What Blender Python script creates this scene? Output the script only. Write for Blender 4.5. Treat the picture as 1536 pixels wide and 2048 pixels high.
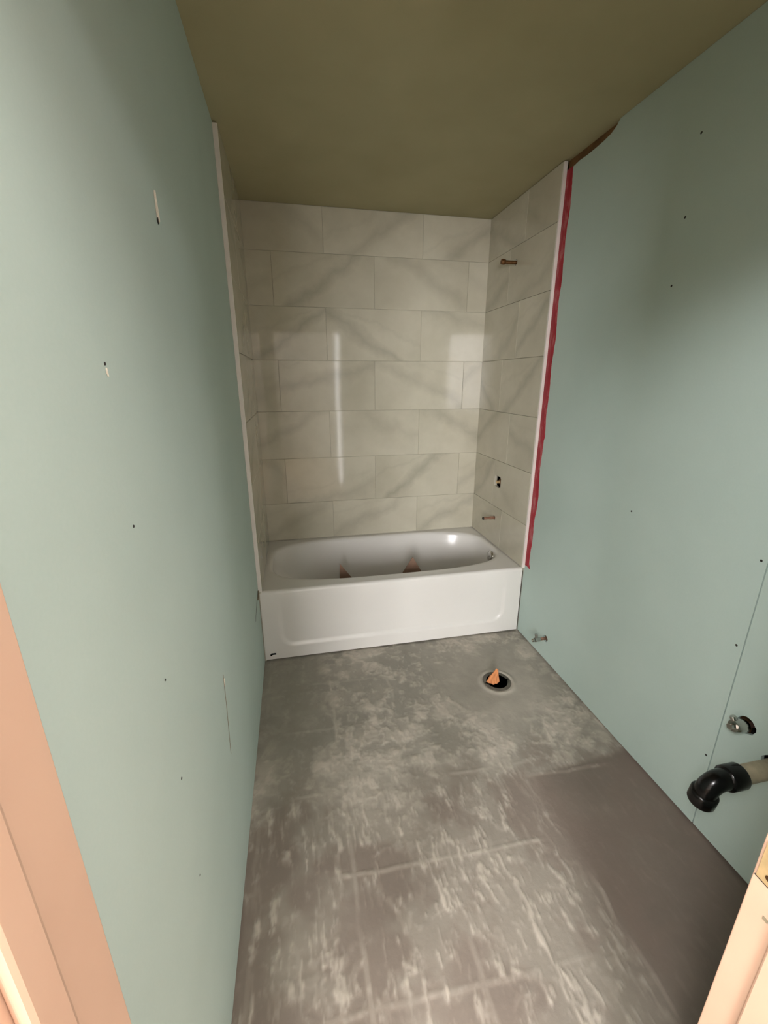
import bpy, bmesh, math, random
import numpy as np
from mathutils import Vector, Matrix

for o in list(bpy.data.objects):
    bpy.data.objects.remove(o)
S = bpy.context.scene
COL = S.collection
W, D, TUBH, H = 1.524, 0.7523, 0.428, 2.45      # alcove width, tile face depth, tub height, ceiling
TP = 0.015                                       # tile face proud of the drywall
NEAR = -1.804                                    # bathroom face of the door wall
HALL = -1.93                                     # hall face of the door wall

# ------------------------------------------------------------------ camera
cam_d = bpy.data.cameras.new('camera')
cam = bpy.data.objects.new('camera', cam_d); COL.objects.link(cam)
cam_d.sensor_fit = 'HORIZONTAL'; cam_d.sensor_width = 36.0
cam_d.lens = 848.414 / 1536 * 36.0
cam_d.clip_start = 0.02
yaw, pitch, roll = -0.2035, -0.3019, 0.0007
Rz = Matrix.Rotation(yaw, 3, 'Z'); Rx = Matrix.Rotation(pitch, 3, 'X'); Ry = Matrix.Rotation(roll, 3, 'Y')
M = Rz @ Rx @ Ry
right, fwd, up = M.col[0], M.col[1], M.col[2]
cm = Matrix((right, up, -fwd)).transposed().to_4x4()
cm.translation = Vector((0.2396, -2.101, 1.4985))
cam.matrix_world = cm
S.camera = cam

# ------------------------------------------------------------------ world, lights, exposure
wd = bpy.data.worlds.new('world'); S.world = wd; wd.use_nodes = True
wd.node_tree.nodes['Background'].inputs[0].default_value = (0.5, 0.5, 0.5, 1)
wd.node_tree.nodes['Background'].inputs[1].default_value = 0.0

def area(name, loc, target, sx, sy, power, col):
    l = bpy.data.lights.new(name, 'AREA'); l.shape = 'RECTANGLE'; l.size = sx; l.size_y = sy
    l.energy = power; l.color = col
    o = bpy.data.objects.new(name, l); COL.objects.link(o); o.location = loc
    o.rotation_euler = (Vector(target) - Vector(loc)).to_track_quat('-Z', 'Y').to_euler()
    return o
def globe(name, loc, power, r, col):
    l = bpy.data.lights.new(name, 'POINT'); l.energy = power; l.shadow_soft_size = r; l.color = col
    o = bpy.data.objects.new(name, l); COL.objects.link(o); o.location = loc
    return o
WHITE = (1.0, 0.985, 1.0)
# unseen fill lights added in the hall behind, left and right of the door
area('far_left_fill_light', (-0.66, -5.1, 1.65), (-0.66, 0, 1.65), 1.10, 1.50, 200, WHITE)
globe('far_right_fill_light', (1.90, -3.50, 2.33), 40, 0.12, WHITE)
# unseen narrow strip of light, added for the tall reflection in the back tiles
area('hall_strip_light', (0.872, -2.72, 1.06), (0.872, 0, 1.06), 0.042, 2.10, 3.9, WHITE)
# hall ceiling lamp as several unseen globes, added and spread to soften its shadows
globe('hall_left_added_globe', (-0.50, -2.60, 2.33), 66, 0.12, WHITE)
globe('hall_left_added_globe', (-0.70, -2.90, 2.33), 50, 0.12, WHITE)
globe('hall_left_added_globe', (-0.36, -2.40, 2.33), 16, 0.12, WHITE)
globe('hall_right_added_globe', (1.06, -2.36, 2.33), 27, 0.12, (1.0, 0.96, 0.94))

S.view_settings.view_transform = 'Standard'
S.view_settings.look = 'None'
S.view_settings.gamma = 1.0
S.view_settings.use_curve_mapping = False
S.view_settings.exposure = 0.0

# ------------------------------------------------------------------ helpers
def lin(r, g, b):
    f = lambda c: (c / 255 / 12.92) if c / 255 <= 0.04045 else ((c / 255 + 0.055) / 1.055) ** 2.4
    return (f(r), f(g), f(b), 1.0)

class NT:
    def __init__(self, name):
        self.m = bpy.data.materials.new(name); self.m.use_nodes = True
        self.t = self.m.node_tree; self.b = self.t.nodes['Principled BSDF']
    def n(self, typ, **kw):
        nd = self.t.nodes.new(typ)
        for k, v in kw.items(): setattr(nd, k, v)
        return nd
    def l(self, a, b): self.t.links.new(a, b)
    def val(self, sock, v):
        if hasattr(v, 'is_output'): self.l(v, sock)
        else: sock.default_value = v
    def noise(self, vec, scale, detail=3, rough=0.5, dist=0.0):
        n = self.n('ShaderNodeTexNoise'); n.inputs['Scale'].default_value = scale
        n.inputs['Detail'].default_value = detail; n.inputs['Roughness'].default_value = rough
        n.inputs['Distortion'].default_value = dist
        if vec is not None: self.l(vec, n.inputs['Vector'])
        return n.outputs['Fac']
    def ramp(self, fac, stops):
        r = self.n('ShaderNodeValToRGB'); e = r.color_ramp.elements
        while len(e) < len(stops): e.new(0.5)
        for i, (p, c) in enumerate(stops): e[i].position = p; e[i].color = c
        self.l(fac, r.inputs[0]); return r.outputs[0]
    def mix(self, fac, a, b):
        m = self.n('ShaderNodeMix', data_type='RGBA')
        self.val(m.inputs[0], fac); self.val(m.inputs[6], a); self.val(m.inputs[7], b)
        return m.outputs[2]
    def math(self, op, a, b=0.0, c=0.0):
        m = self.n('ShaderNodeMath', operation=op)
        self.val(m.inputs[0], a); self.val(m.inputs[1], b); self.val(m.inputs[2], c)
        return m.outputs[0]
    def bump(self, h, strength, dist):
        b = self.n('ShaderNodeBump'); b.inputs['Strength'].default_value = strength
        b.inputs['Distance'].default_value = dist
        self.l(h, b.inputs['Height']); self.l(b.outputs[0], self.b.inputs['Normal'])
    def coord(self, which='Object'): return self.n('ShaderNodeTexCoord').outputs[which]

def simple(name, col, rough=0.6, metal=0.0, nscale=20, namp=0.12, bump=0.0, spec=0.5):
    k = NT(name); c = k.coord()
    f = k.noise(c, nscale, 4)
    lo = tuple(x * (1 - namp) for x in col[:3]) + (1,); hi = tuple(min(1, x * (1 + namp)) for x in col[:3]) + (1,)
    k.l(k.ramp(f, [(0.3, lo), (0.7, hi)]), k.b.inputs['Base Color'])
    k.b.inputs['Roughness'].default_value = rough; k.b.inputs['Metallic'].default_value = metal
    k.b.inputs['Specular IOR Level'].default_value = spec
    if bump: k.bump(k.noise(c, nscale * 4, 3), bump, 0.002)
    return k.m

MAT = {}
def drywall_mat():
    k = NT('moisture_board_paper'); c = k.coord()
    f = k.noise(c, 1.6, 4, 0.55)
    g = k.noise(c, 160, 2)
    a = k.ramp(f, [(0.3, lin(181, 201, 193)), (0.7, lin(191, 210, 202))])
    b = k.mix(k.math('MULTIPLY', g, 0.18), a, lin(214, 222, 216))
    k.l(b, k.b.inputs['Base Color']); k.b.inputs['Roughness'].default_value = 0.75
    k.b.inputs['Specular IOR Level'].default_value = 0.25
    k.bump(k.noise(c, 260, 2), 0.08, 0.001)
    return k.m
MAT['drywall'] = drywall_mat()
def ceiling_mat():
    k = NT('ceiling_paper'); c = k.coord()
    f = k.noise(c, 1.3, 4, 0.6)
    k.l(k.ramp(f, [(0.3, lin(166, 160, 126)), (0.7, lin(180, 174, 140))]), k.b.inputs['Base Color'])
    k.b.inputs['Roughness'].default_value = 0.85; k.b.inputs['Specular IOR Level'].default_value = 0.2
    k.bump(k.noise(c, 180, 3), 0.1, 0.001)
    return k.m
MAT['ceiling'] = ceiling_mat()
def tile_mat():
    k = NT('marble_look_tile'); c = k.coord()
    def att(nm):
        a = k.n('ShaderNodeAttribute', attribute_type='OBJECT', attribute_name=nm); return a.outputs['Fac']
    sep = k.n('ShaderNodeSeparateXYZ'); k.l(c, sep.inputs[0])
    u, v = sep.outputs[0], sep.outputs[2]
    rnd = k.n('ShaderNodeObjectInfo').outputs['Random']
    comb = k.n('ShaderNodeCombineXYZ'); k.l(u, comb.inputs[0]); k.l(v, comb.inputs[1]); k.l(k.math('MULTIPLY', rnd, 50.0), comb.inputs[2])
    w1 = k.math('MULTIPLY', k.math('SUBTRACT', k.noise(comb.outputs[0], 5.0, 5, 0.6), 0.5), 0.20)
    w2 = k.noise(comb.outputs[0], 4.0, 3, 0.5)
    def vein(slope, off, width):
        d = k.math('ADD', k.math('SUBTRACT', k.math('SUBTRACT', v, k.math('MULTIPLY', u, slope)), off), w1)
        d = k.math('ABSOLUTE', d)
        x = k.math('DIVIDE', d, width)
        return k.math('MAXIMUM', k.math('SUBTRACT', 1.0, x), 0.0)
    va = vein(att('vein_slope'), att('vein_shift'), k.math('ADD', 0.03, k.math('MULTIPLY', w2, 0.06)))
    vb = vein(k.math('MULTIPLY', att('vein_slope'), 0.55), k.math('ADD', att('vein_shift'), 0.11), 0.02)
    vs = k.math('MULTIPLY', va, k.math('ADD', 0.35, k.math('MULTIPLY', w2, 0.6)))
    vs = k.math('MULTIPLY', k.math('MAXIMUM', vs, k.math('MULTIPLY', vb, 0.2)), k.math('MULTIPLY', att('vein_amount'), 0.5))
    cloud = k.noise(comb.outputs[0], 3.0, 4, 0.6)
    base = k.ramp(cloud, [(0.3, lin(192, 187, 168)), (0.65, lin(208, 203, 185))])
    k.l(k.mix(vs, base, lin(122, 119, 104)), k.b.inputs['Base Color'])
    k.b.inputs['Roughness'].default_value = 0.07
    k.b.inputs['Specular IOR Level'].default_value = 0.33
    k.bump(k.noise(comb.outputs[0], 9, 2), 0.05, 0.002)
    return k.m
MAT['tile'] = tile_mat()
MAT['grout'] = simple('grout', lin(182, 177, 160), 0.9, nscale=60)
MAT['edge_trim'] = simple('white_edge_trim', lin(235, 228, 222), 0.35, nscale=8, namp=0.04)
MAT['tub'] = simple('white_enamel', lin(228, 225, 220), 0.2, nscale=3, namp=0.02)
MAT['chrome'] = simple('chrome', lin(190, 188, 184), 0.12, 1.0, 30, 0.05)
MAT['brass'] = simple('brass', lin(226, 196, 146), 0.4, 0.55, 40, 0.15)
MAT['old_brass'] = simple('tarnished_brass', lin(120, 86, 56), 0.45, 0.9, 60, 0.3)
MAT['copper'] = simple('copper_pipe', lin(170, 130, 112), 0.35, 0.8, 60, 0.25)
MAT['black_abs'] = simple('black_abs_plastic', lin(9, 8, 8), 0.22, nscale=20, namp=0.2, spec=0.35)
MAT['grey_pipe'] = simple('weathered_beige_pipe', lin(168, 156, 132), 0.5, 0.0, 25, 0.25, 0.15)
MAT['wood'] = simple('raw_stud_wood', lin(120, 88, 52), 0.8, nscale=14, namp=0.35)
MAT['dark'] = simple('dark_stain', lin(34, 30, 27), 0.7, nscale=30, namp=0.3)
MAT['torn'] = simple('torn_paper', lin(214, 208, 192), 0.9, nscale=90, namp=0.15)
MAT['gouge'] = simple('gouge_paper', lin(132, 122, 100), 0.9, nscale=60, namp=0.25)
MAT['cardboard'] = simple('brown_cardboard', lin(132, 104, 86), 0.85, nscale=18, namp=0.1)
MAT['paper'] = simple('white_paper', lin(225, 222, 215), 0.8, nscale=30, namp=0.05)
MAT['rag'] = simple('orange_rag_cloth', lin(206, 134, 84), 0.95, nscale=30, namp=0.14, bump=0.4)
MAT['flange'] = simple('flange_plastic', lin(96, 90, 80), 0.6, nscale=30, namp=0.25)
MAT['pipe_dark'] = simple('pipe_inside', lin(104, 96, 96), 0.6, nscale=30, namp=0.2)
def paint_mat():
    k = NT('cream_jamb_paint'); c = k.coord()
    mp = k.n('ShaderNodeMapping'); mp.inputs['Scale'].default_value = (90, 90, 5); k.l(c, mp.inputs['Vector'])
    f = k.noise(mp.outputs[0], 1.0, 4, 0.6); g = k.noise(c, 4, 3)
    a = k.ramp(g, [(0.3, lin(208, 172, 147)), (0.7, lin(217, 183, 158))])
    s = k.ramp(k.noise(mp.outputs[0], 0.35, 5, 0.7), [(0.66, (0, 0, 0, 1)), (0.74, (1, 1, 1, 1))])
    k.l(k.mix(k.math('MULTIPLY', s, 0.18), a, lin(160, 120, 90)), k.b.inputs['Base Color'])
    k.b.inputs['Roughness'].default_value = 0.45
    k.bump(f, 0.12, 0.001)
    return k.m
MAT['paint'] = paint_mat()
MAT['hall_wall'] = simple('hall_wall_paint', lin(222, 219, 214), 0.8, nscale=3, namp=0.04)
MAT['hall_floor'] = simple('hall_floor_board', lin(150, 120, 92), 0.5, nscale=6, namp=0.2)
def red_mat():
    k = NT('red_waterproofing'); c = k.coord()
    mp = k.n('ShaderNodeMapping'); mp.inputs['Scale'].default_value = (30, 30, 9); k.l(c, mp.inputs['Vector'])
    f = k.noise(mp.outputs[0], 1.0, 4, 0.65)
    a = k.ramp(f, [(0.3, lin(150, 22, 40)), (0.52, lin(172, 34, 52)), (0.66, lin(190, 112, 114))])
    k.l(a, k.b.inputs['Base Color']); k.b.inputs['Roughness'].default_value = 0.5
    k.bump(f, 0.3, 0.002)
    return k.m
MAT['red'] = red_mat()
def floor_mat():
    k = NT('bare_slab_with_thinset'); c = k.coord()
    th = k.n('ShaderNodeAttribute', attribute_name='thinset').outputs['Fac']
    sm = k.n('ShaderNodeAttribute', attribute_name='smooth').outputs['Fac']
    n1 = k.noise(c, 3.0, 5, 0.6); n2 = k.noise(c, 45, 4, 0.6); n3 = k.noise(c, 12, 4, 0.6)
    slab = k.ramp(n1, [(0.3, lin(140, 135, 124)), (0.7, lin(166, 160, 147))])
    slab = k.mix(k.math('MULTIPLY', n2, 0.35), slab, lin(118, 116, 110))
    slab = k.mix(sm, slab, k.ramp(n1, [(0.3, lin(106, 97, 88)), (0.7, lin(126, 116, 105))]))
    brown_shade = k.n('ShaderNodeAttribute', attribute_name='brown').outputs['Fac']
    slab = k.mix(brown_shade, slab, lin(124, 110, 100))  # brownish slab tone, with shade near the doorway mixed into the colour
    mort = k.ramp(n3, [(0.3, lin(184, 175, 161)), (0.7, lin(208, 198, 184))])
    k.l(k.mix(th, slab, mort), k.b.inputs['Base Color'])
    k.b.inputs['Roughness'].default_value = 0.62
    k.b.inputs['Specular IOR Level'].default_value = 0.4
    k.bump(n2, 0.25, 0.003)
    return k.m
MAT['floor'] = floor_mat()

def link(name, me, mat, parent=None, loc=(0, 0, 0)):
    o = bpy.data.objects.new(name, me); COL.objects.link(o); o.location = loc
    if parent: o.parent = parent
    if mat and not me.materials: me.materials.append(MAT[mat] if isinstance(mat, str) else mat)
    return o
def from_bm(name, bm, mat, parent=None, loc=(0, 0, 0), smooth=False):
    bmesh.ops.recalc_face_normals(bm, faces=bm.faces)
    me = bpy.data.meshes.new(name); bm.to_mesh(me); bm.free()
    if smooth:
        for f in me.polygons: f.use_smooth = True
    return link(name, me, mat, parent, loc)
def empty(name, loc=(0, 0, 0), parent=None):
    o = bpy.data.objects.new(name, None); COL.objects.link(o); o.location = loc; o.empty_display_size = 0.1
    if parent: o.parent = parent
    return o
def tag(o, label, cat, group=None):
    o['label'] = label; o['category'] = cat
    if group: o['group'] = group
    return o
def struct(o, label=None):
    o['kind'] = 'structure'
    if label: o['label'] = label
    return o
def bm_box(a, b, bev=0.0, seg=2):
    bm = bmesh.new()
    v = [bm.verts.new((x, y, z)) for x in (a[0], b[0]) for y in (a[1], b[1]) for z in (a[2], b[2])]
    for f in ((0, 1, 3, 2), (4, 6, 7, 5), (0, 4, 5, 1), (2, 3, 7, 6), (0, 2, 6, 4), (1, 5, 7, 3)):
        bm.faces.new([v[i] for i in f])
    if bev: bmesh.ops.bevel(bm, geom=bm.edges[:], offset=bev, segments=seg, affect='EDGES', profile=0.5)
    return bm
def box(name, a, b, mat, parent=None, bev=0.0, loc=(0, 0, 0)):
    return from_bm(name, bm_box(a, b, bev), mat, parent, loc)
def prism(pts, axis, lo, hi):
    """extrude a 2-D outline (list of pairs) along axis"""
    bm = bmesh.new()
    def p(q, t):
        if axis == 0: return (t, q[0], q[1])
        if axis == 1: return (q[0], t, q[1])
        return (q[0], q[1], t)
    a = [bm.verts.new(p(q, lo)) for q in pts]; b = [bm.verts.new(p(q, hi)) for q in pts]
    n = len(pts)
    bm.faces.new(a); bm.faces.new(b[::-1])
    for i in range(n): bm.faces.new((a[i], a[(i + 1) % n], b[(i + 1) % n], b[i]))
    return bm
def frame_of(d):
    d = Vector(d).normalized()
    s = Vector((0, 0, 1)) if abs(d.z) < 0.9 else Vector((0, 1, 0))
    u = d.cross(s).normalized(); return u, d.cross(u).normalized()
def tube(path, radii, n=20, caps=(True, True), bm=None):
    """skin of circles along a path; radii per point"""
    bm = bm or bmesh.new(); rings = []
    for i, p in enumerate(path):
        p = Vector(p)
        a = Vector(path[max(i - 1, 0)]); b = Vector(path[min(i + 1, len(path) - 1)])
        d = b - a
        if d.length < 1e-6: d = Vector(path[-1]) - Vector(path[0])
        u, w = frame_of(d)
        if rings:   # keep the frame from twisting
            u = pu - d.normalized() * pu.dot(d.normalized()); u.normalize(); w = d.normalized().cross(u)
        pu = u
        r = radii[i]
        rings.append([bm.verts.new(p + u * r * math.cos(t) + w * r * math.sin(t)) for t in [2 * math.pi * k / n for k in range(n)]])
    for a, b in zip(rings, rings[1:]):
        for k in range(n): bm.faces.new((a[k], a[(k + 1) % n], b[(k + 1) % n], b[k]))
    if caps[0]: bm.faces.new(rings[0][::-1])
    if caps[1]: bm.faces.new(rings[-1])
    return bm
def auto_smooth(o, deg=40):
    me = o.data
    for f in me.polygons: f.use_smooth = True
    try: me.set_sharp_from_angle(angle=math.radians(deg))
    except Exception: pass
    return o
def cut(o, cutters):
    """real holes: boolean difference with temporary cutter meshes"""
    tmp = []
    for bm in cutters:
        bmesh.ops.recalc_face_normals(bm, faces=bm.faces)
        me = bpy.data.meshes.new('cutter'); bm.to_mesh(me); bm.free()
        c = bpy.data.objects.new('cutter', me); COL.objects.link(c); tmp.append(c)
        md = o.modifiers.new('hole', 'BOOLEAN'); md.operation = 'DIFFERENCE'; md.object = c; md.solver = 'EXACT'
    bpy.context.view_layer.update()
    dg = bpy.context.evaluated_depsgraph_get()
    new = bpy.data.meshes.new_from_object(o.evaluated_get(dg))
    o.modifiers.clear(); o.data = new
    for c in tmp:
        me = c.data; bpy.data.objects.remove(c); bpy.data.meshes.remove(me)
def sstep(a, b, x):
    t = np.clip((x - a) / (b - a), 0, 1); return t * t * (3 - 2 * t)

# ------------------------------------------------------------------ floor: bare slab with old thinset ridges
FLG = (1.185, -0.415)         # toilet flange centre
def build_floor():
    rng = np.random.default_rng(7)
    x0, x1, y0, y1 = -0.02, W + 0.02, HALL, 0.02
    st = 0.0042
    nx = int((x1 - x0) / st); ny = int((y1 - y0) / st)
    xs = np.linspace(x0, x1, nx); ys = np.linspace(y0, y1, ny)
    X, Y = np.meshgrid(xs, ys)
    LX, LY = x1 - x0, y1 - y0
    def vn(x, y, seed):                              # value noise at arbitrary coordinates
        g = np.random.default_rng(seed).random((256, 256))
        xi = np.floor(x).astype(int); yi = np.floor(y).astype(int); fx = x - xi; fy = y - yi
        fx = fx * fx * (3 - 2 * fx); fy = fy * fy * (3 - 2 * fy)
        q = lambda i, j: g[(yi + j) % 256, (xi + i) % 256]
        return (q(0, 0) * (1 - fx) + q(1, 0) * fx) * (1 - fy) + (q(0, 1) * (1 - fx) + q(1, 1) * fx) * fy
    def fb(x, y, seed, oct=4, gain=0.55):
        t = 0; a = 1; w = 0
        for i in range(oct): t = t + a * vn(x * 2 ** i + 13.7 * i, y * 2 ** i + 5.3 * i, seed + i); w += a; a *= gain
        return t / w
    wx = 0.05 * (fb(X * 9, Y * 9, 31, 3) - 0.5); wy = 0.05 * (fb(X * 9, Y * 9, 41, 3) - 0.5)
    big = fb(X * 6 + 3, Y * 6, 51, 4)
    med = fb((X + wx) * 20, (Y + wy) * 20, 61, 4, 0.6)
    fine = fb((X + wx) * 55, (Y + wy) * 45, 71, 3, 0.6)
    sx = X + 0.5 * wx + 0.05 * (Y + 1.2) + 0.25 * wx
    streak = fb(sx * 85, (Y + wy) * 17, 81, 3, 0.6)   # trowel streaks running towards the door
    ridge = 1 - np.abs(2 * streak - 1)
    vanity = sstep(1.02, 1.10, X + 0.02 * (med - 0.5)) * (1 - sstep(-0.965, -0.93, Y - 0.06 * (X - 1.07)))
    front_edge = sstep(0.95, 1.17, X + 0.20 * (big - 0.5)) * (1 - sstep(-0.99, -0.93, Y))
    vanity = np.maximum(vanity, front_edge)
    r = np.hypot(X - FLG[0], Y - FLG[1])
    toilet = 1 - sstep(0.16, 0.36, r + 0.16 * (big - 0.5))
    left_clean = (1 - sstep(0.26, 0.37, X + 0.10 * (big - 0.5))) * sstep(-0.78, -0.55, Y + 0.1 * (med - 0.5)) * 0.85
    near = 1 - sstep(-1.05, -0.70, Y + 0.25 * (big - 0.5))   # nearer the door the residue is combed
    blot = sstep(0.46, 0.60, med * 0.62 + big * 0.38)
    wash = sstep(0.40, 0.66, big)
    spot = sstep(0.50, 0.66, fine * 0.55 + med * 0.45)
    far_th = 0.34 * blot + 0.30 * spot + 0.18 * wash
    pat = sstep(0.40, 0.58, med * 0.5 + big * 0.5)
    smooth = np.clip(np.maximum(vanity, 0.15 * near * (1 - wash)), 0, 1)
    near_th = (0.12 + 0.36 * pat) * sstep(0.52, 0.70, streak * 0.8 + fine * 0.2) + 0.08 * wash + 0.16 * pat * spot  # pale residue cut back near the door, adding to the painted shade
    th = far_th * (1 - near) + near_th * near
    th = th * (1 - 0.92 * vanity) * (1 - 0.75 * left_clean) * (1 - toilet) + toilet * (0.26 + 0.25 * (big - 0.5))
    # grout ghosts of the 12-inch tiles that were pulled up
    gl = np.zeros_like(X)
    wob = 0.010 * (fb(X * 14, Y * 14, 91, 2) - 0.5)
    vis = sstep(0.38, 0.60, fb(X * 7, Y * 7, 95, 2)) * (0.55 + 0.45 * spot)
    for gx, gv in ((0.03, 0.8), (0.337, 1.5), (0.635, 1.0), (0.94, 0.8)):
        gl = np.maximum(gl, gv - gv * sstep(0.003, 0.011, np.abs(X + wob - gx)))
    for gy, gv in ((-0.25, 0.7), (-0.555, 0.8), (-0.87, 1.2), (-1.165, 1.6), (-1.475, 1.1)):
        gl = np.maximum(gl, gv - gv * sstep(0.003, 0.011, np.abs(Y + wob + 0.03 * (X - 0.5) - gy)))
    gl = gl * vis * (1 - vanity) * (1 - toilet)
    th = np.clip(np.maximum(th, (0.45 - 0.12 * near) * gl), 0, 1)
    # lip of old thinset along the cabinet line
    lip = (1 - sstep(0.003, 0.012, np.abs(Y - (-0.95 - 0.05 * (X - 1.07)) + 1.5 * wob))) * sstep(1.03, 1.07, X) * (1 - sstep(1.30, 1.45, X)) * (0.4 + 0.6 * spot)
    lip2 = (1 - sstep(0.003, 0.010, np.abs(X - 1.045 + 0.05 * (Y + 0.95) + 3 * wob))) * (1 - sstep(-0.97, -0.95, Y)) * vis
    th = np.maximum(th, 0.45 * lip); th = np.maximum(th, 0.5 * lip2)
    ring = np.exp(-((r - 0.083) / 0.012) ** 2)
    th = np.clip(th + 0.25 * ring * (0.4 + med), 0, 1)
    Z = 0.0042 * th + 0.0015 * (big - 0.5) + 0.006 * ring * (0.6 + 0.5 * med) - 0.006 * np.clip(1 - r / 0.07, 0, 1)
    Z = np.minimum(Z, 0.009)
    edge = np.minimum(np.minimum(X - x0, x1 - X), 9)
    V = np.stack([X.ravel(), Y.ravel(), Z.ravel()], 1)
    idx = np.arange(nx * ny).reshape(ny, nx)
    F = np.stack([idx[:-1, :-1].ravel(), idx[:-1, 1:].ravel(), idx[1:, 1:].ravel(), idx[1:, :-1].ravel()], 1)
    cen = V[F].mean(1)
    keep = np.hypot(cen[:, 0] - FLG[0], cen[:, 1] - FLG[1]) > 0.052
    F = F[keep]
    me = bpy.data.meshes.new('floor')
    me.vertices.add(len(V)); me.vertices.foreach_set('co', V.ravel())
    me.loops.add(F.size); me.loops.foreach_set('vertex_index', F.ravel())
    me.polygons.add(len(F)); me.polygons.foreach_set('loop_start', np.arange(0, F.size, 4))
    me.polygons.foreach_set('loop_total', np.full(len(F), 4))
    me.polygons.foreach_set('use_smooth', np.ones(len(F), bool))
    brown = np.clip(near * (0.70 - 0.35 * wash), 0, 1)  # brown tint near the door, deepened to paint in a standing person's shadow
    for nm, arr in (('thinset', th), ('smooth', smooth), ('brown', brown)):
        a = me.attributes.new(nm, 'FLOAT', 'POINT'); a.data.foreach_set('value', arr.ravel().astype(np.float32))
    me.update(calc_edges=True)
    o = link('floor', me, 'floor')
    return struct(o, 'bare grey slab floor streaked with old thinset mortar')
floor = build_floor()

# ------------------------------------------------------------------ ceiling
ceil = struct(box('ceiling', (-0.13, HALL, H), (W + 0.13, D + 0.13, H + 0.02), 'ceiling'), 'plain olive-toned ceiling of the bathroom')

# ------------------------------------------------------------------ alcove tiling
Z0 = TUBH + 0.004
ROWS = [Z0, 0.695, 1.0, 1.305, 1.615, 1.92, 2.21, H - 0.002]
G = 0.0018
rnd = random.Random(3)
tile_cache = {}
def tile_mesh(w, h):
    key = (round(w, 4), round(h, 4))
    if key not in tile_cache:
        bm = bm_box((-w / 2, 0, -h / 2), (w / 2, 0.0095, h / 2), 0.0009, 1)
        bmesh.ops.recalc_face_normals(bm, faces=bm.faces)
        me = bpy.data.meshes.new('tile'); bm.to_mesh(me); bm.free(); me.materials.append(MAT['tile'])
        tile_cache[key] = me
    return tile_cache[key]
VEINS = {  # (row, column) on the back wall: slope, shift, amount
    (5, 1): (0.72, 0.00, 1.0), (6, 1): (0.7, -0.02, 0.8), (4, 0): (0.75, -0.02, 1.0), (4, 1): (-0.6, -0.06, 1.0),
    (3, 1): (0.2, 0.05, 0.8), (3, 2): (-0.45, 0.02, 0.7), (1, 2): (0.75, 0.02, 1.1), (1, 1): (0.3, -0.12, 0.7),
    (0, 1): (0.5, 0.03, 0.7), (0, 2): (0.6, -0.02, 0.9), (2, 0): (0.6, 0.06, 0.7), (2, 1): (-0.4, 0.10, 0.5),
    (2, 2): (-0.5, 0.08, 0.8), (5, 2): (-0.5, 0.05, 0.6), (4, 2): (-0.3, 0.12, 0.7)}
def lay_tiles(parent, span, starts, place, veins=None):
    """span: (lo, hi) of the wall run; starts: joint positions for even and odd rows"""
    out = []
    for r in range(len(ROWS) - 1):
        cuts = [span[0]] + [c for c in starts[r % 2] if span[0] + 0.02 < c < span[1] - 0.02] + [span[1]]
        for c in range(len(cuts) - 1):
            w = cuts[c + 1] - cuts[c] - G; h = ROWS[r + 1] - ROWS[r] - G
            o = link('tile', tile_mesh(w, h), None, parent)
            place(o, (cuts[c] + cuts[c + 1]) / 2, (ROWS[r] + ROWS[r + 1]) / 2)
            s = (veins or {}).get((r, c)) or (rnd.choice([-1, 1, 1]) * rnd.uniform(0.35, 0.9), rnd.uniform(-0.12, 0.12), rnd.uniform(0.3, 0.8))
            o['vein_slope'], o['vein_shift'], o['vein_amount'] = float(s[0]), float(s[1]), float(s[2])
            out.append(o)
    return out
# back wall
wall_back = struct(box('wall_back', (-0.13, D + 0.004, 0), (W + 0.13, D + 0.10, H), 'grout'), 'alcove wall of glossy marble-look tile behind the tub')
def place_back(o, a, z):
    o.location = (a, D + rnd.uniform(-0.0004, 0.0004), z)
    o.rotation_euler = (rnd.uniform(-0.0012, 0.0012), 0, rnd.uniform(-0.0012, 0.0012))
lay_tiles(wall_back, (TP - 0.004, W - TP + 0.004), ([0.465, 1.073], [0.160, 0.768, 1.378]), place_back, VEINS)

# left wall
wall_left = struct(empty('wall_left'), 'pale green moisture board wall with tiled tub end')
TAPER = [(-2.0, 0.0), (-0.55, 0.0), (-0.45, -0.0005), (-0.30, -0.0015), (-0.12, -0.0025), (-0.002, -0.003)]
pts = [(x, max(y, NEAR - 0.02)) for y, x in TAPER] + [(-0.0265, -0.002), (-0.0265, NEAR - 0.02)]
bm = prism([(p[0], p[1]) for p in pts], 2, 0.006, H - 0.001)
auto_smooth(from_bm('drywall_panel', bm, 'drywall', wall_left), 30)
box('tile_backer', (-0.10, 0.004, 0.0), (TP - 0.0085, D + 0.004, H), 'grout', wall_left)
def place_left(o, a, z):
    o.location = (TP, a, z); o.rotation_euler = (rnd.uniform(-0.001, 0.001), 0, math.pi / 2)
lay_tiles(wall_left, (0.002, D), ([0.452], [0.30]), place_left)
def edge_trim(parent, x_in, x_out):
    bm = bm_box((min(x_in, x_out), -0.0105, Z0 + 0.001), (max(x_in, x_out), 0.0005, H - 0.006), 0.0012, 1)
    from_bm('edge_trim', bm, 'edge_trim', parent)['label'] = 'white tile edge trim'
edge_trim(wall_left, TP + 0.0005, -0.003)

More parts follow.
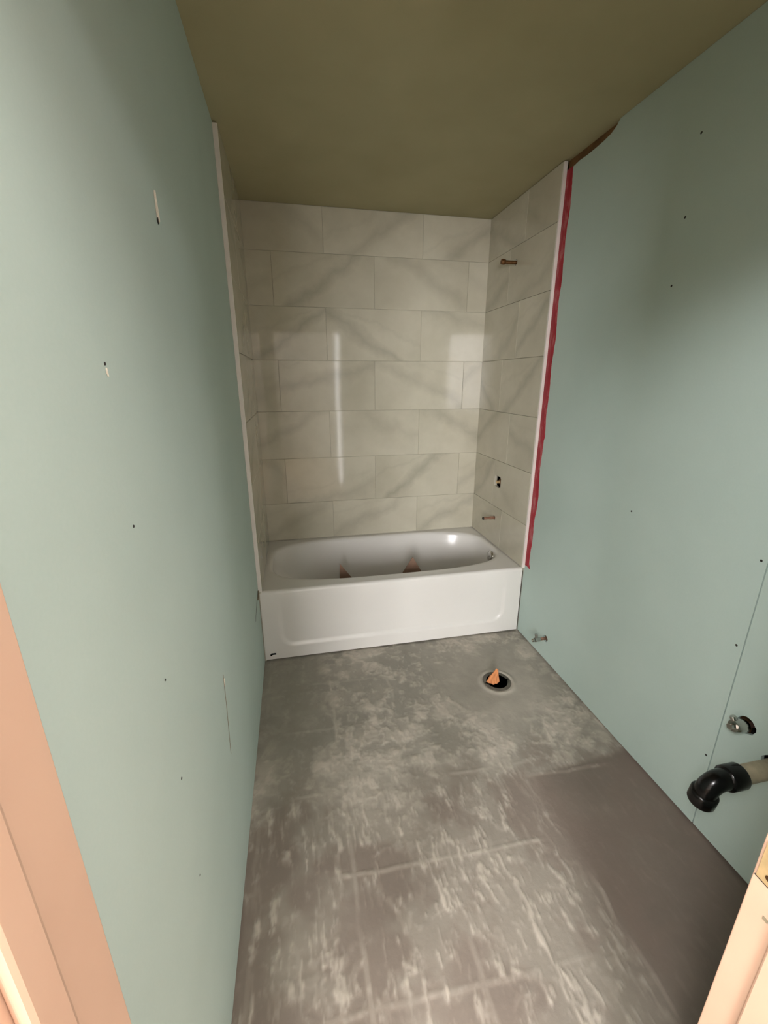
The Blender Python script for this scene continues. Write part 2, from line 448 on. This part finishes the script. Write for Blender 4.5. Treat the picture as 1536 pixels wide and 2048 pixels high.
# right wall
wall_right = struct(empty('wall_right'), 'pale green moisture board wall with red membrane strip and pipes')
SEAM = -1.243
rj = random.Random(11)
top = [(-0.002, 2.411), (-0.03, 2.407), (-0.06, 2.406), (-0.10, 2.411), (-0.15, 2.409), (-0.20, 2.411), (-0.25, 2.414), (-0.29, 2.420), (-0.32, 2.432), (-0.338, H - 0.001)]
top += [(SEAM + 0.002, H - 0.001)]
bm = prism([(-0.002, 0.009)] + top + [(SEAM + 0.002, 0.009), (-0.85, 0.007), (-0.4, 0.010)], 0, W, W + 0.0127)
panel_a = from_bm('drywall_panel', bm, 'drywall', wall_right)
bm = prism([(SEAM - 0.001, 0.009), (SEAM - 0.001, H - 0.001), (NEAR - 0.02, H - 0.001), (NEAR - 0.02, 0.009)], 0, W + 0.0012, W + 0.0127)
panel_b = from_bm('drywall_panel', bm, 'drywall', wall_right)
backer = box('tile_backer', (W - TP + 0.0085, 0.0, 0.0), (W + 0.004, D + 0.004, H), 'grout', wall_right)
def place_right(o, a, z):
    o.location = (W - TP, a, z); o.rotation_euler = (rnd.uniform(-0.001, 0.001), 0, -math.pi / 2)
VR = {(4, 0): (0.9, 0.0, 0.9), (3, 0): (0.8, -0.03, 0.9)}
right_tiles = lay_tiles(wall_right, (0.002, D), ([0.30], [0.452]), place_right, VR)
edge_trim(wall_right, W - TP - 0.0005, W + 0.001)
# wooden plate and studs behind the board
box('top_plate', (W + 0.0135, -1.80, H - 0.076), (W + 0.10, -0.0005, H - 0.0005), 'wood', wall_right)
for ys in (-0.27, -0.73, -1.245, -1.62):
    box('stud', (W + 0.0135, ys - 0.02, 0.04), (W + 0.10, ys + 0.02, H - 0.077), 'wood', wall_right)
box('bottom_plate', (W + 0.0135, -1.80, 0.0), (W + 0.10, -0.0005, 0.039), 'wood', wall_right)
box('outer_board', (W + 0.101, -1.93, 0.0), (W + 0.114, D + 0.1, H), 'dark', wall_right)
# red waterproofing strip brushed over the joint
def red_strip():
    z0, z1, n = TUBH + 0.022, 2.408, 150
    bm = bmesh.new(); rows = []
    r2 = random.Random(5); w = 0.0; w2 = 0.0
    for i in range(n + 1):
        z = z0 + (z1 - z0) * i / n
        w = 0.9 * w + r2.uniform(-0.0016, 0.0016); w2 = 0.9 * w2 + r2.uniform(-0.001, 0.001)
        base = 0.064 if z > 1.2 else 0.062 + 0.006 * math.sin(z * 9)
        yl = -0.0115; yr = -(base + w + 0.004 * math.sin(z * 23))
        if z < z0 + 0.03: yr -= 0.012 * (1 - (z - z0) / 0.03)
        rows.append([bm.verts.new((W - 0.0002 - t * 0.0009, y, z + (r2.uniform(-0.003, 0.003) if i == 0 else 0))) for y, t in
                     ((yl, 0.2), (yl - 0.006, 1), ((yl + yr) / 2, 1.1 + 0.5 * r2.random()), (yr + 0.005, 0.9), (yr, -0.3))])
    for a, b in zip(rows, rows[1:]):
        for k in range(4): bm.faces.new((a[k], a[k + 1], b[k + 1], b[k]))
    o = from_bm('waterproofing_strip', bm, 'red', wall_right, smooth=True); o['label'] = 'red brushed waterproofing strip'
red_strip()

# holes in the board and tile
SHOWER = (0.385, 2.128); SPOUT = (0.397, 0.617); VALVE = (0.392, 0.865)
TSTOP = (-0.290, 0.132); SSTOP = (-1.308, 0.497); WASTE = (-1.40, 0.43)
def cyl_cut(y, z, r, x0, x1, wob=0.0, seed=1):
    q = random.Random(seed)
    return prism([(y + (r + q.uniform(-wob, wob)) * math.cos(t), z + (r + q.uniform(-wob, wob)) * math.sin(t)) for t in [2 * math.pi * k / 18 for k in range(18)]], 0, x0, x1)
def valve_cut(x0, x1):
    y, z = VALVE
    return prism([(y - 0.044, z - 0.030), (y - 0.046, z + 0.024), (y - 0.034, z + 0.037), (y + 0.036, z + 0.038), (y + 0.044, z + 0.026), (y + 0.041, z - 0.034), (y - 0.025, z - 0.039)], 0, x0, x1)
for pan, spots in ((panel_a, [(TSTOP, 0.019, 0.004)]), (panel_b, [(SSTOP, 0.027, 0.003), (WASTE, 0.034, 0.003)])):
    cut(pan, [cyl_cut(s[0], s[1], r, W - 0.01, W + 0.03, w, i) for i, (s, r, w) in enumerate(spots)])
cutl = lambda: [cyl_cut(SHOWER[0], SHOWER[1], 0.019, W - 0.05, W + 0.04, 0.003, 3), cyl_cut(SPOUT[0], SPOUT[1], 0.016, W - 0.05, W + 0.04, 0.002, 4), valve_cut(W - 0.05, W + 0.04)]
cut(backer, cutl())
def tile_hit(y, z):
    for o in right_tiles:
        xs = [v.co.x for v in o.data.vertices]; zs = [v.co.z for v in o.data.vertices]
        if abs(o.location.y - y) < max(xs) and abs(o.location.z - z) < max(zs): return o
def cut_tile(y, z, bm_fn):
    o = tile_hit(y, z)
    if o is None: return
    o.data = o.data.copy(); cut(o, [bm_fn()])
cut_tile(SHOWER[0], SHOWER[1], lambda: cyl_cut(SHOWER[0], SHOWER[1], 0.017, W - 0.05, W + 0.04, 0.002, 3))
cut_tile(SPOUT[0], SPOUT[1], lambda: cyl_cut(SPOUT[0], SPOUT[1], 0.014, W - 0.05, W + 0.04, 0.001, 4))
cut_tile(VALVE[0], VALVE[1], lambda: valve_cut(W - 0.05, W + 0.04))

# drywall screws, tears and gouges
def screw(parent, x, y, z, sgn, r=0.0035):
    bm = bmesh.new(); bmesh.ops.create_cone(bm, cap_ends=True, segments=10, radius1=r, radius2=r * 0.7, depth=0.0012)
    bmesh.ops.rotate(bm, verts=bm.verts, matrix=Matrix.Rotation(math.pi / 2 * sgn, 3, 'Y'))
    o = from_bm('screw_head', bm, 'dark', parent, (x, y, z))
for y, z in ((-1.45, 1.519), (-1.455, 1.295), (-1.443, 1.018), (-1.451, 0.812), (-1.448, 0.558)):
    screw(wall_left, 0.0004, y, z, 1, 0.0026)
for y, z in ((-1.222, 0.721), (-1.224, 1.003), (-0.727, 1.001), (-0.733, 2.227), (-0.729, 2.003), (-0.724, 1.803), (-1.225, 0.295)):
    screw(wall_right, W - 0.0004, y, z, -1, 0.0042)
def blade(name, path, widths, x, thick, mat, parent, sgn=1):
    """sliver of torn paper lying on the wall: path of (y, z), half widths"""
    bm = bmesh.new(); rows = []
    for (y, z), w in zip(path, widths):
        rows.append([bm.verts.new((x, y - w, z)), bm.verts.new((x + sgn * thick, y, z)), bm.verts.new((x, y + w, z)), bm.verts.new((x - sgn * 0.0006, y, z))])
    for a, b in zip(rows, rows[1:]):
        for k in range(4): bm.faces.new((a[k], a[(k + 1) % 4], b[(k + 1) % 4], b[k]))
    bm.faces.new(rows[0]); bm.faces.new(rows[-1][::-1])
    return from_bm(name, bm, mat, parent)
blade('torn_paper', [(-1.066, 1.848), (-1.067, 1.840), (-1.066, 1.828), (-1.064, 1.812), (-1.062, 1.802), (-1.063, 1.796)], [0.001, 0.003, 0.004, 0.008, 0.010, 0.005], 0.0006, 0.003, 'torn', wall_left)
blade('screw_head', [(-1.069, 1.802), (-1.068, 1.797), (-1.067, 1.791)], [0.002, 0.006, 0.003], 0.0006, 0.0016, 'dark', wall_left)
blade('gouge', [(-1.034, 0.712), (-1.036, 0.68), (-1.045, 0.60), (-1.058, 0.52), (-1.068, 0.468)], [0.0015, 0.0035, 0.002, 0.0025, 0.001], 0.0004, 0.0008, 'gouge', wall_left)
blade('torn_paper', [(-1.034, 0.700), (-1.035, 0.690), (-1.037, 0.676)], [0.001, 0.0035, 0.001], 0.0010, 0.002, 'torn', wall_left)
blade('torn_paper', [(-1.45, 1.514), (-1.449, 1.508), (-1.448, 1.503)], [0.001, 0.003, 0.001], 0.0005, 0.0015, 'torn', wall_left)
blade('board_crack', [(-0.03, 0.452), (-0.06, 0.440), (-0.10, 0.436), (-0.15, 0.425), (-0.20, 0.410), (-0.228, 0.392)], [0.010, 0.014, 0.010, 0.009, 0.008, 0.001], -0.0022, 0.0012, 'dark', wall_left)
blade('torn_paper', [(-0.02, 0.448), (-0.045, 0.436), (-0.075, 0.425)], [0.006, 0.010, 0.002], -0.002, 0.006, 'gouge', wall_left)

# ------------------------------------------------------------------ door wall and door frame
wall_front = struct(empty('wall_front'), 'wall around the bathroom doorway')
JL, JR, JH = 0.045, 0.815, 2.045
box('wall_pier', (-0.03, HALL, 0), (JL - 0.018, NEAR, H), 'drywall', wall_front)
box('wall_pier', (JR + 0.018, HALL, 0), (W + 0.02, NEAR, H), 'drywall', wall_front)
box('wall_header', (JL - 0.018, HALL, JH + 0.018), (JR + 0.018, NEAR, H), 'drywall', wall_front)
door = struct(empty('door_1', (JL, NEAR, 0)), 'cream painted door frame without its door')
def dpart(name, a, b, mat='paint', bev=0.0015):
    off = Vector((JL, NEAR, 0))
    return box(name, Vector(a) - off, Vector(b) - off, mat, door, bev)
dpart('jamb', (JL - 0.0178, HALL - 0.002, 0), (JL, NEAR, JH))
jamb_r = dpart('jamb', (JR, HALL - 0.002, 0), (JR + 0.0178, NEAR, JH))
dpart('head_jamb', (JL - 0.0178, HALL - 0.002, JH), (JR + 0.0178, NEAR, JH + 0.0175))
dpart('door_stop', (JL, -1.902, 0), (JL + 0.011, -1.868, JH - 0.010), bev=0.005)
dpart('door_stop', (JR - 0.006, -1.885, 0), (JR, -1.846, JH - 0.010), bev=0.003)
dpart('door_stop', (JL, -1.890, JH - 0.010), (JR, -1.853, JH), bev=0.003)
dpart('casing', (JL - 0.075, HALL - 0.018, 0), (JL - 0.012, HALL - 0.0005, JH + 0.07), bev=0.004)
dpart('casing', (JR + 0.012, HALL - 0.018, 0), (JR + 0.075, HALL - 0.0005, JH + 0.07), bev=0.004)
dpart('casing', (JL - 0.012, HALL - 0.018, JH + 0.007), (JR + 0.012, HALL - 0.0005, JH + 0.07), bev=0.004)
plate = dpart('strike_plate', (JR - 0.0016, -1.838, 0.859), (JR + 0.0002, -1.8085, 0.920), 'brass', 0.0004)
plate['label'] = 'brass strike plate'
def disc(name, x, y, z, r, mat, parent, t=0.0006):
    bm = bmesh.new(); bmesh.ops.create_cone(bm, cap_ends=True, segments=14, radius1=r, radius2=r, depth=t)
    bmesh.ops.rotate(bm, verts=bm.verts, matrix=Matrix.Rotation(math.pi / 2, 3, 'Y'))
    return from_bm(name, bm, mat, parent, Vector((x, y, z)))
for z in (0.871, 0.908):
    s = disc('screw', -0.0018 + JR - JL, -1.8225 - NEAR, z, 0.0042, 'old_brass', door)
dpart('mortise_gap', (JR - 0.0004, -1.836, 0.856), (JR + 0.0002, -1.8065, 0.8585), 'dark', 0.0001)
dpart('screw_hole', (JR - 0.0004, -1.836, 0.806), (JR + 0.0002, -1.829, 0.812), 'gouge', 0.0001)

# ------------------------------------------------------------------ the hall behind the camera (seen only in reflections)
HX0, HX1, HY = -2.7, 3.7, -5.2
struct(box('floor_hall', (HX0 - 0.05, HY - 0.05, -0.02), (HX1 + 0.05, HALL, -0.001), 'hall_floor'), 'floor of the hall behind the doorway')
struct(box('ceiling_hall', (HX0 - 0.05, HY - 0.05, H), (HX1 + 0.05, HALL, H + 0.02), 'hall_wall'), 'ceiling of the hall behind the doorway')
struct(box('wall_hall', (HX0 - 0.05, HY - 0.05, 0), (HX1 + 0.05, HY, H), 'hall_wall'), 'far wall of the hall behind the doorway')
struct(box('wall_hall_left', (HX0 - 0.05, HY, 0), (HX0, HALL, H), 'hall_wall'), 'left end wall of the hall')
struct(box('wall_hall_right', (HX1, HY, 0), (HX1 + 0.05, HALL, H), 'hall_wall'), 'right end wall of the hall')
struct(box('wall_hall_near', (HX0, HALL, 0), (-0.031, HALL + 0.05, H), 'hall_wall'), 'hall side of the wall left of the doorway')
struct(box('wall_hall_near', (W + 0.116, HALL, 0), (HX1, HALL + 0.05, H), 'hall_wall'), 'hall side of the wall right of the doorway')

# ------------------------------------------------------------------ bathtub
tub = tag(empty('bathtub', (W / 2, 0.38, 0)), 'white alcove bathtub with a plain panelled apron', 'bathtub')
TO = Vector((W / 2, 0.38, 0))
R_AP = 0.018
def build_basin():
    n = 112; cx, cy, ax, ay = 0.767, 0.399, 0.722, 0.318
    def ring(x0, x1, y0, y1, e, z):
        out = []
        mx, my, sx, sy = (x0 + x1) / 2, (y0 + y1) / 2, (x1 - x0) / 2, (y1 - y0) / 2
        for k in range(n):
            t = 2 * math.pi * (k + 0.5) / n; c, s = math.cos(t), math.sin(t)
            out.append(Vector((mx + sx * math.copysign(abs(c) ** (2 / e), c), my + sy * math.copysign(abs(s) ** (2 / e), s), z)))
        return out
    xl, xr, yf, yb = cx - ax, cx + ax, cy - ay, cy + ay
    L = []
    o = ring(0.0015, W - 0.0015, R_AP, D + 0.003, 60, TUBH)
    for c in ((0.0015, R_AP), (W - 0.0015, R_AP), (0.0015, D + 0.003), (W - 0.0015, D + 0.003)):
        k = min(range(n), key=lambda i: (o[i].x - c[0]) ** 2 + (o[i].y - c[1]) ** 2); o[k].x, o[k].y = c
    L.append(o)
    L.append(ring(xl - 0.020, xr + 0.015, yf - 0.012, yb + 0.012, 3.8, TUBH))
    for d, z in ((-0.008, 0.0005), (0.0, -0.003), (0.007, -0.009), (0.011, -0.018), (0.0135, -0.032)):
        L.append(ring(xl + d, xr - d, yf + d, yb - d, 3.4, TUBH + z))
    for f, z in ((0.10, 0.36), (0.35, 0.28), (0.62, 0.20), (0.84, 0.13), (0.93, 0.10), (1.0, 0.085)):
        L.append(ring(xl + 0.0135 + 0.21 * f, xr - 0.0135 - 0.07 * f, yf + 0.0135 + 0.055 * f, yb - 0.0135 - 0.055 * f, 3.2, z))
    L.append(ring(xl + 0.26, xr - 0.11, yf + 0.10, yb - 0.10, 3.0, 0.073))
    L.append(ring(xl + 0.34, xr - 0.18, yf + 0.16, yb - 0.16, 2.8, 0.068))
    bm = bmesh.new(); R = [[bm.verts.new(p - TO) for p in r] for r in L]
    for a, b in zip(R, R[1:]):
        for k in range(n): bm.faces.new((a[k], a[(k + 1) % n], b[(k + 1) % n], b[k]))
    bm.faces.new(R[-1])
    bmesh.ops.recalc_face_normals(bm, faces=bm.faces)
    for f in bm.faces: f.normal_update()
    me = bpy.data.meshes.new('basin'); bm.to_mesh(me); bm.free()
    o = link('basin', me, 'tub', tub)
    zs = [p.normal.z for p in o.data.polygons if p.center.z > TUBH - 0.001]
    if sum(zs) < 0: o.data.flip_normals()
    return auto_smooth(o, 50)
build_basin()
def build_apron():
    prof = []                                           # (y, z) from the floor up and over the edge
    zb = 0.010
    m = 74
    for i in range(m + 1): prof.append((None, zb + (TUBH - R_AP - zb) * i / m))
    for i in range(1, 9):
        t = math.pi / 2 * i / 8; prof.append((R_AP - R_AP * math.cos(t), TUBH - R_AP + R_AP * math.sin(t)))
    nx = 290; xs = [0.0015 + (W - 0.003) * i / nx for i in range(nx + 1)]
    X0, X1, Zb, Zt, rad = 0.085, 1.425, 0.078, 0.46, 0.085
    def rec(x, z):
        cx, cz = (X0 + X1) / 2, (Zb + Zt) / 2
        qx, qz = abs(x - cx) - ((X1 - X0) / 2 - rad), abs(z - cz) - ((Zt - Zb) / 2 - rad)
        d = math.hypot(max(qx, 0), max(qz, 0)) + min(max(qx, qz), 0) - rad
        t = min(max((-d) / 0.026, 0), 1); s = t * t * (3 - 2 * t)
        fade = 1 - min(max((z - 0.22) / 0.16, 0), 1)
        return 0.011 * s * fade
    bm = bmesh.new(); R = []
    for y, z in prof:
        R.append([bm.verts.new(Vector((x, rec(x, z) if y is None else y, z)) - TO) for x in xs])
    for j, (a, b) in enumerate(zip(R, R[1:])):
        for k in range(nx):
            zc = (prof[j][1] + prof[j + 1][1]) / 2; xc = (xs[k] + xs[k + 1]) / 2
            if prof[j][0] is None and abs(zc - (0.040 + 0.05 * (xc - 0.042))) < 0.0055 and abs(xc - 0.042) < 0.0155: continue
            bm.faces.new((a[k], a[k + 1], b[k + 1], b[k]))
    # return flange under the apron
    low = [bm.verts.new(Vector((x, 0.025, 0.010)) - TO) for x in xs]
    for k in range(nx): bm.faces.new((R[0][k], low[k], low[k + 1], R[0][k + 1]))
    o = from_bm('apron', bm, 'tub', tub)
    if o.data.polygons[10].normal.y > 0: o.data.flip_normals()
    auto_smooth(o, 50)
build_apron()
for x in (0.12, W - 0.12):
    for y in (0.12, 0.62):
        box('foot', (x - 0.04, y - 0.04, 0.0), (x + 0.04, y + 0.04, 0.086 if x < 1 else 0.086), 'dark', tub, 0.002, (-TO.x, -TO.y, 0))
def overflow():
    c = Vector((1.462, 0.318, 0.374)) - TO
    d = Vector((-1, 0, 0.16)).normalized()
    path = [c - d * 0.006, c - d * 0.0005, c + d * 0.004, c + d * 0.007, c + d * 0.0085]
    o = from_bm('overflow_plate', tube(path, [0.037, 0.037, 0.035, 0.027, 0.012], 28), 'chrome', tub, smooth=True)
    o['label'] = 'round chrome overflow plate'
    s = from_bm('screw', tube([c + d * 0.0075, c + d * 0.012], [0.005, 0.004], 10), 'chrome', o)
overflow()

# ------------------------------------------------------------------ scraps lying in the tub
def cardboard():
    org = Vector((0.75, 0.36, 0.075))
    o = tag(empty('cardboard_sheet', org), 'brown cardboard sheet with two pointed corners sticking up in the tub', 'cardboard')
    t = 0.004
    def sheet(name, P):
        bm = bmesh.new(); P = [Vector(p) for p in P]
        nrm = (P[1] - P[0]).cross(P[2] - P[0]).normalized() * t
        a = [bm.verts.new(p - org) for p in P]; b = [bm.verts.new(p + nrm - org) for p in P]
        bm.faces.new(a); bm.faces.new(b[::-1]); n = len(P)
        for i in range(n): bm.faces.new((a[i], a[(i + 1) % n], b[(i + 1) % n], b[i]))
        return from_bm(name, bm, 'cardboard', o)
    sheet('panel', [(0.44, 0.26, 0.10), (1.04, 0.27, 0.10), (1.02, 0.50, 0.085), (0.46, 0.50, 0.085)])
    # corner flaps standing up
    sheet('flap', [(0.44, 0.25, 0.10), (0.69, 0.27, 0.10), (0.452, 0.255, 0.443)])
    sheet('flap', [(0.70, 0.27, 0.10), (1.05, 0.26, 0.10), (0.985, 0.255, 0.310), (0.908, 0.255, 0.446)])
cardboard()
def paper():
    org = Vector((0.41, 0.20, 0.2))
    bm = bmesh.new()
    P = [(0.345, 0.215, 0.09), (0.465, 0.22, 0.09), (0.450, 0.224, 0.352), (0.425, 0.227, 0.360), (0.385, 0.226, 0.362), (0.350, 0.223, 0.354)]
    a = [bm.verts.new(Vector(p) - org) for p in P]; b = [bm.verts.new(Vector(p) + Vector((0, 0.0015, 0)) - org) for p in P]
    bm.faces.new(a); bm.faces.new(b[::-1])
    for i in range(len(P)): bm.faces.new((a[i], a[(i + 1) % len(P)], b[(i + 1) % len(P)], b[i]))
    o = from_bm('paper_scrap', bm, 'paper', None, org)
    tag(o, 'small white scrap of paper behind the tub rim, left of the cardboard', 'paper')
paper()

# ------------------------------------------------------------------ toilet flange and rag
fl = tag(empty('toilet_flange', (FLG[0], FLG[1], 0)), 'open round toilet drain flange set in the floor slab', 'drain')
bm = tube([(0, 0, -0.16), (0, 0, 0.000), (0, 0, 0.003)], [0.050, 0.050, 0.0535], 36, (False, False))
from_bm('drain_pipe', bm, 'pipe_dark', fl, smooth=True)
bm = tube([(0, 0, -0.004), (0, 0, 0.0015), (0, 0, 0.0045), (0, 0, 0.0045), (0, 0, 0.001)], [0.078, 0.078, 0.072, 0.054, 0.051], 40, (False, False))
from_bm('flange_ring', bm, 'flange', fl, smooth=True)
bm = tube([(0, 0, -0.165), (0, 0, -0.160)], [0.051, 0.051], 30)
from_bm('pipe_bottom', bm, 'dark', fl)
def rag():
    bm = bmesh.new(); bmesh.ops.create_icosphere(bm, subdivisions=4, radius=1.0)
    r2 = np.random.default_rng(21)
    dirs = r2.normal(size=(10, 3)); dirs /= np.linalg.norm(dirs, axis=1)[:, None]
    offs = r2.uniform(0.62, 0.92, 10)
    # plane cuts give crumpled facets; a peak to the upper right as in a twisted rag
    for v in bm.verts:
        d = np.array(v.co); d /= np.linalg.norm(d)
        rr = 1.15
        for k in range(10):
            c = d @ dirs[k]
            if c > 0.05: rr = min(rr, offs[k] / c)
        rr = min(rr, 1.15)
        fold = 0.05 * math.sin(9 * d[0] + 4 * d[2]) + 0.04 * math.sin(13 * d[1] - 5 * d[2])
        x, y, z = d * (rr + fold)
        v.co = (x * 0.036, y * 0.034, z * 0.058 + 0.012)
        if v.co.z > 0.03:
            t = (v.co.z - 0.03) / 0.045
            v.co.x = v.co.x * (1 - 0.55 * min(t, 1)) + 0.012 * t; v.co.y *= (1 - 0.4 * min(t, 1))
    o = from_bm('orange_rag', bm, 'rag', None, (FLG[0] - 0.014, FLG[1] + 0.006, -0.004))
    auto_smooth(o, 28)
    tag(o, 'crumpled orange rag stuffed into the toilet drain', 'rag')
rag()

# ------------------------------------------------------------------ pipe stubs
def stub(name, label, cat, base, path, radii, mat, n=20):
    o = tag(empty(name, base), label, cat)
    b = Vector(base)
    p = from_bm('pipe', tube([Vector(q) - b for q in path], radii, n), mat, o); auto_smooth(p, 40)
    return o, b
def collar(o, b, c, d, r, h, mat, name='collar', n=20):
    c = Vector(c) - b; d = Vector(d).normalized()
    q = from_bm(name, tube([c, c + d * h * 0.15, c + d * h * 0.85, c + d * h], [r * 0.92, r, r, r * 0.92], n), mat, o)
    return auto_smooth(q, 40)
# shower arm stub
y, z = SHOWER
o, b = stub('shower_pipe', 'dark brass shower pipe stub high on the right tile wall', 'pipe', (W + 0.02, y, z),
            [(W + 0.03, y, z), (W - 0.02, y, z - 0.001), (W - 0.085, y, z - 0.001)], [0.0095, 0.0095, 0.0095], 'old_brass')
collar(o, b, (W - 0.080, y, z - 0.001), (-1, 0, 0.02), 0.0145, 0.022, 'old_brass', 'end_cap')
# mixing valve in its rough opening
y, z = VALVE
o = tag(empty('mixing_valve', (W + 0.02, y, z)), 'brass mixing valve inside the square hole in the tile', 'valve'); b = Vector((W + 0.02, y, z))
q = from_bm('valve_body', tube([Vector((0.03, 0.004, -0.002)), Vector((-0.012, 0.004, -0.002)), Vector((-0.016, 0.004, -0.002))], [0.020, 0.020, 0.016], 20), 'old_brass', o); auto_smooth(q)
q = from_bm('valve_stem', tube([Vector((-0.014, 0.010, -0.005)), Vector((-0.034, 0.010, -0.005)), Vector((-0.036, 0.010, -0.005))], [0.010, 0.009, 0.007], 16), 'brass', o); auto_smooth(q)
# tub spout stub
y, z = SPOUT
o, b = stub('spout_pipe', 'copper spout pipe stub in the tile just above the tub', 'pipe', (W + 0.02, y, z),
            [(W + 0.03, y, z), (W - 0.03, y, z), (W - 0.092, y, z), (W - 0.098, y, z)], [0.0085, 0.0085, 0.0085, 0.006], 'copper')
collar(o, b, (W - 0.050, y, z), (1, 0, 0), 0.0105, 0.032, 'copper')
collar(o, b, (W - 0.098, y, z), (1, 0, 0), 0.0095, 0.008, 'dark', 'end_cap')
# toilet supply stub
y, z = TSTOP
o, b = stub('toilet_supply_valve', 'small chrome toilet supply stub low on the right wall near the tub', 'valve', (W + 0.02, y, z),
            [(W + 0.04, y, z), (W - 0.02, y, z), (W - 0.045, y, z)], [0.0080, 0.0080, 0.0085], 'copper')
collar(o, b, (W - 0.066, y, z), (1, 0, 0), 0.0125, 0.034, 'chrome', 'valve_body')
q = from_bm('outlet', tube([Vector((W - 0.052, y, z)) - b, Vector((W - 0.054, y + 0.008, z + 0.03)) - b], [0.0075, 0.0085], 14), 'chrome', o); auto_smooth(q)
collar(o, b, (W - 0.066, y, z), (-1, 0, -0.3), 0.0085, 0.014, 'chrome', 'handle')
# sink supply stub
y, z = SSTOP
o, b = stub('sink_supply_valve', 'shiny chrome supply stub above the black drain elbow', 'valve', (W + 0.02, y, z),
            [(W + 0.04, y, z - 0.004), (W - 0.01, y, z), (W - 0.035, y, z + 0.004)], [0.0085, 0.0085, 0.0085], 'copper')
q = from_bm('valve_body', tube([Vector(p) - b for p in ((W - 0.004, y, z), (W - 0.010, y, z + 0.001), (W - 0.044, y, z + 0.006), (W - 0.050, y, z + 0.007))], [0.0170, 0.0195, 0.0195, 0.0165], 20), 'chrome', o); auto_smooth(q)
q = from_bm('outlet', tube([Vector(p) - b for p in ((W - 0.036, y, z + 0.006), (W - 0.040, y + 0.012, z + 0.026), (W - 0.041, y + 0.014, z + 0.030))], [0.0085, 0.0095, 0.0080], 16), 'chrome', o); auto_smooth(q)
q = from_bm('nut', tube([Vector(p) - b for p in ((W - 0.050, y, z + 0.007), (W - 0.064, y, z + 0.009))], [0.0105, 0.0095], 6), 'chrome', o)
# waste pipe with black elbow
y, z = WASTE
o, b = stub('sink_drain_pipe', 'beige sink drain pipe with a black elbow sticking out of the right wall', 'pipe', (W + 0.02, y, z),
            [(W + 0.09, y, z), (W - 0.03, y, z), (1.375, y, z)], [0.0255, 0.0255, 0.0255], 'grey_pipe', 28)
def elbow(o, b):
    cx, R = 1.312, 0.036
    dn = Vector((0, math.cos(math.radians(82)), -math.sin(math.radians(82))))
    e = empty('elbow', (0, 0, 0), o); bpy.data.objects.remove(e)
    c0 = Vector((cx, WASTE[0], WASTE[1])); ax = Vector((1, 0, 0))
    path, rad = [], []
    P = lambda d, r: (path.append(c0 + d - b), rad.append(r))
    P(ax * 0.098, 0.0265); P(ax * 0.098, 0.0330); P(ax * 0.095, 0.0345); P(ax * 0.050, 0.0345); P(ax * 0.047, 0.0325); P(ax * 0.044, 0.0285)
    for i in range(0, 9):
        t = math.pi / 2 * i / 8
        P(ax * (R - R * math.sin(t)) + dn * (R - R * math.cos(t)), 0.0280)
    P(dn * 0.042, 0.0285); P(dn * 0.044, 0.0325); P(dn * 0.047, 0.0345); P(dn * 0.080, 0.0345); P(dn * 0.083, 0.0330); P(dn * 0.083, 0.026); P(dn * 0.05, 0.025)
    # tubes with repeated points: direction from the analytic axis
    bm = bmesh.new(); rings = []; n = 32; side = ax.cross(dn).normalized()
    for i, (p, r) in enumerate(zip(path, rad)):
        if i < 6: d = -ax
        elif i < 15:
            t = math.pi / 2 * (i - 6) / 8; d = -ax * math.cos(t) + dn * math.sin(t)
        else: d = dn
        w = d.cross(side).normalized()
        rings.append([bm.verts.new(p + side * r * math.cos(2 * math.pi * k / n) + w * r * math.sin(2 * math.pi * k / n)) for k in range(n)])
    for a, c in zip(rings, rings[1:]):
        for k in range(n): bm.faces.new((a[k], a[(k + 1) % n], c[(k + 1) % n], c[k]))
    bm.faces.new(rings[-1])
    q = from_bm('elbow', bm, 'black_abs', o); auto_smooth(q, 35); q['label'] = 'black plastic elbow'
elbow(o, b)
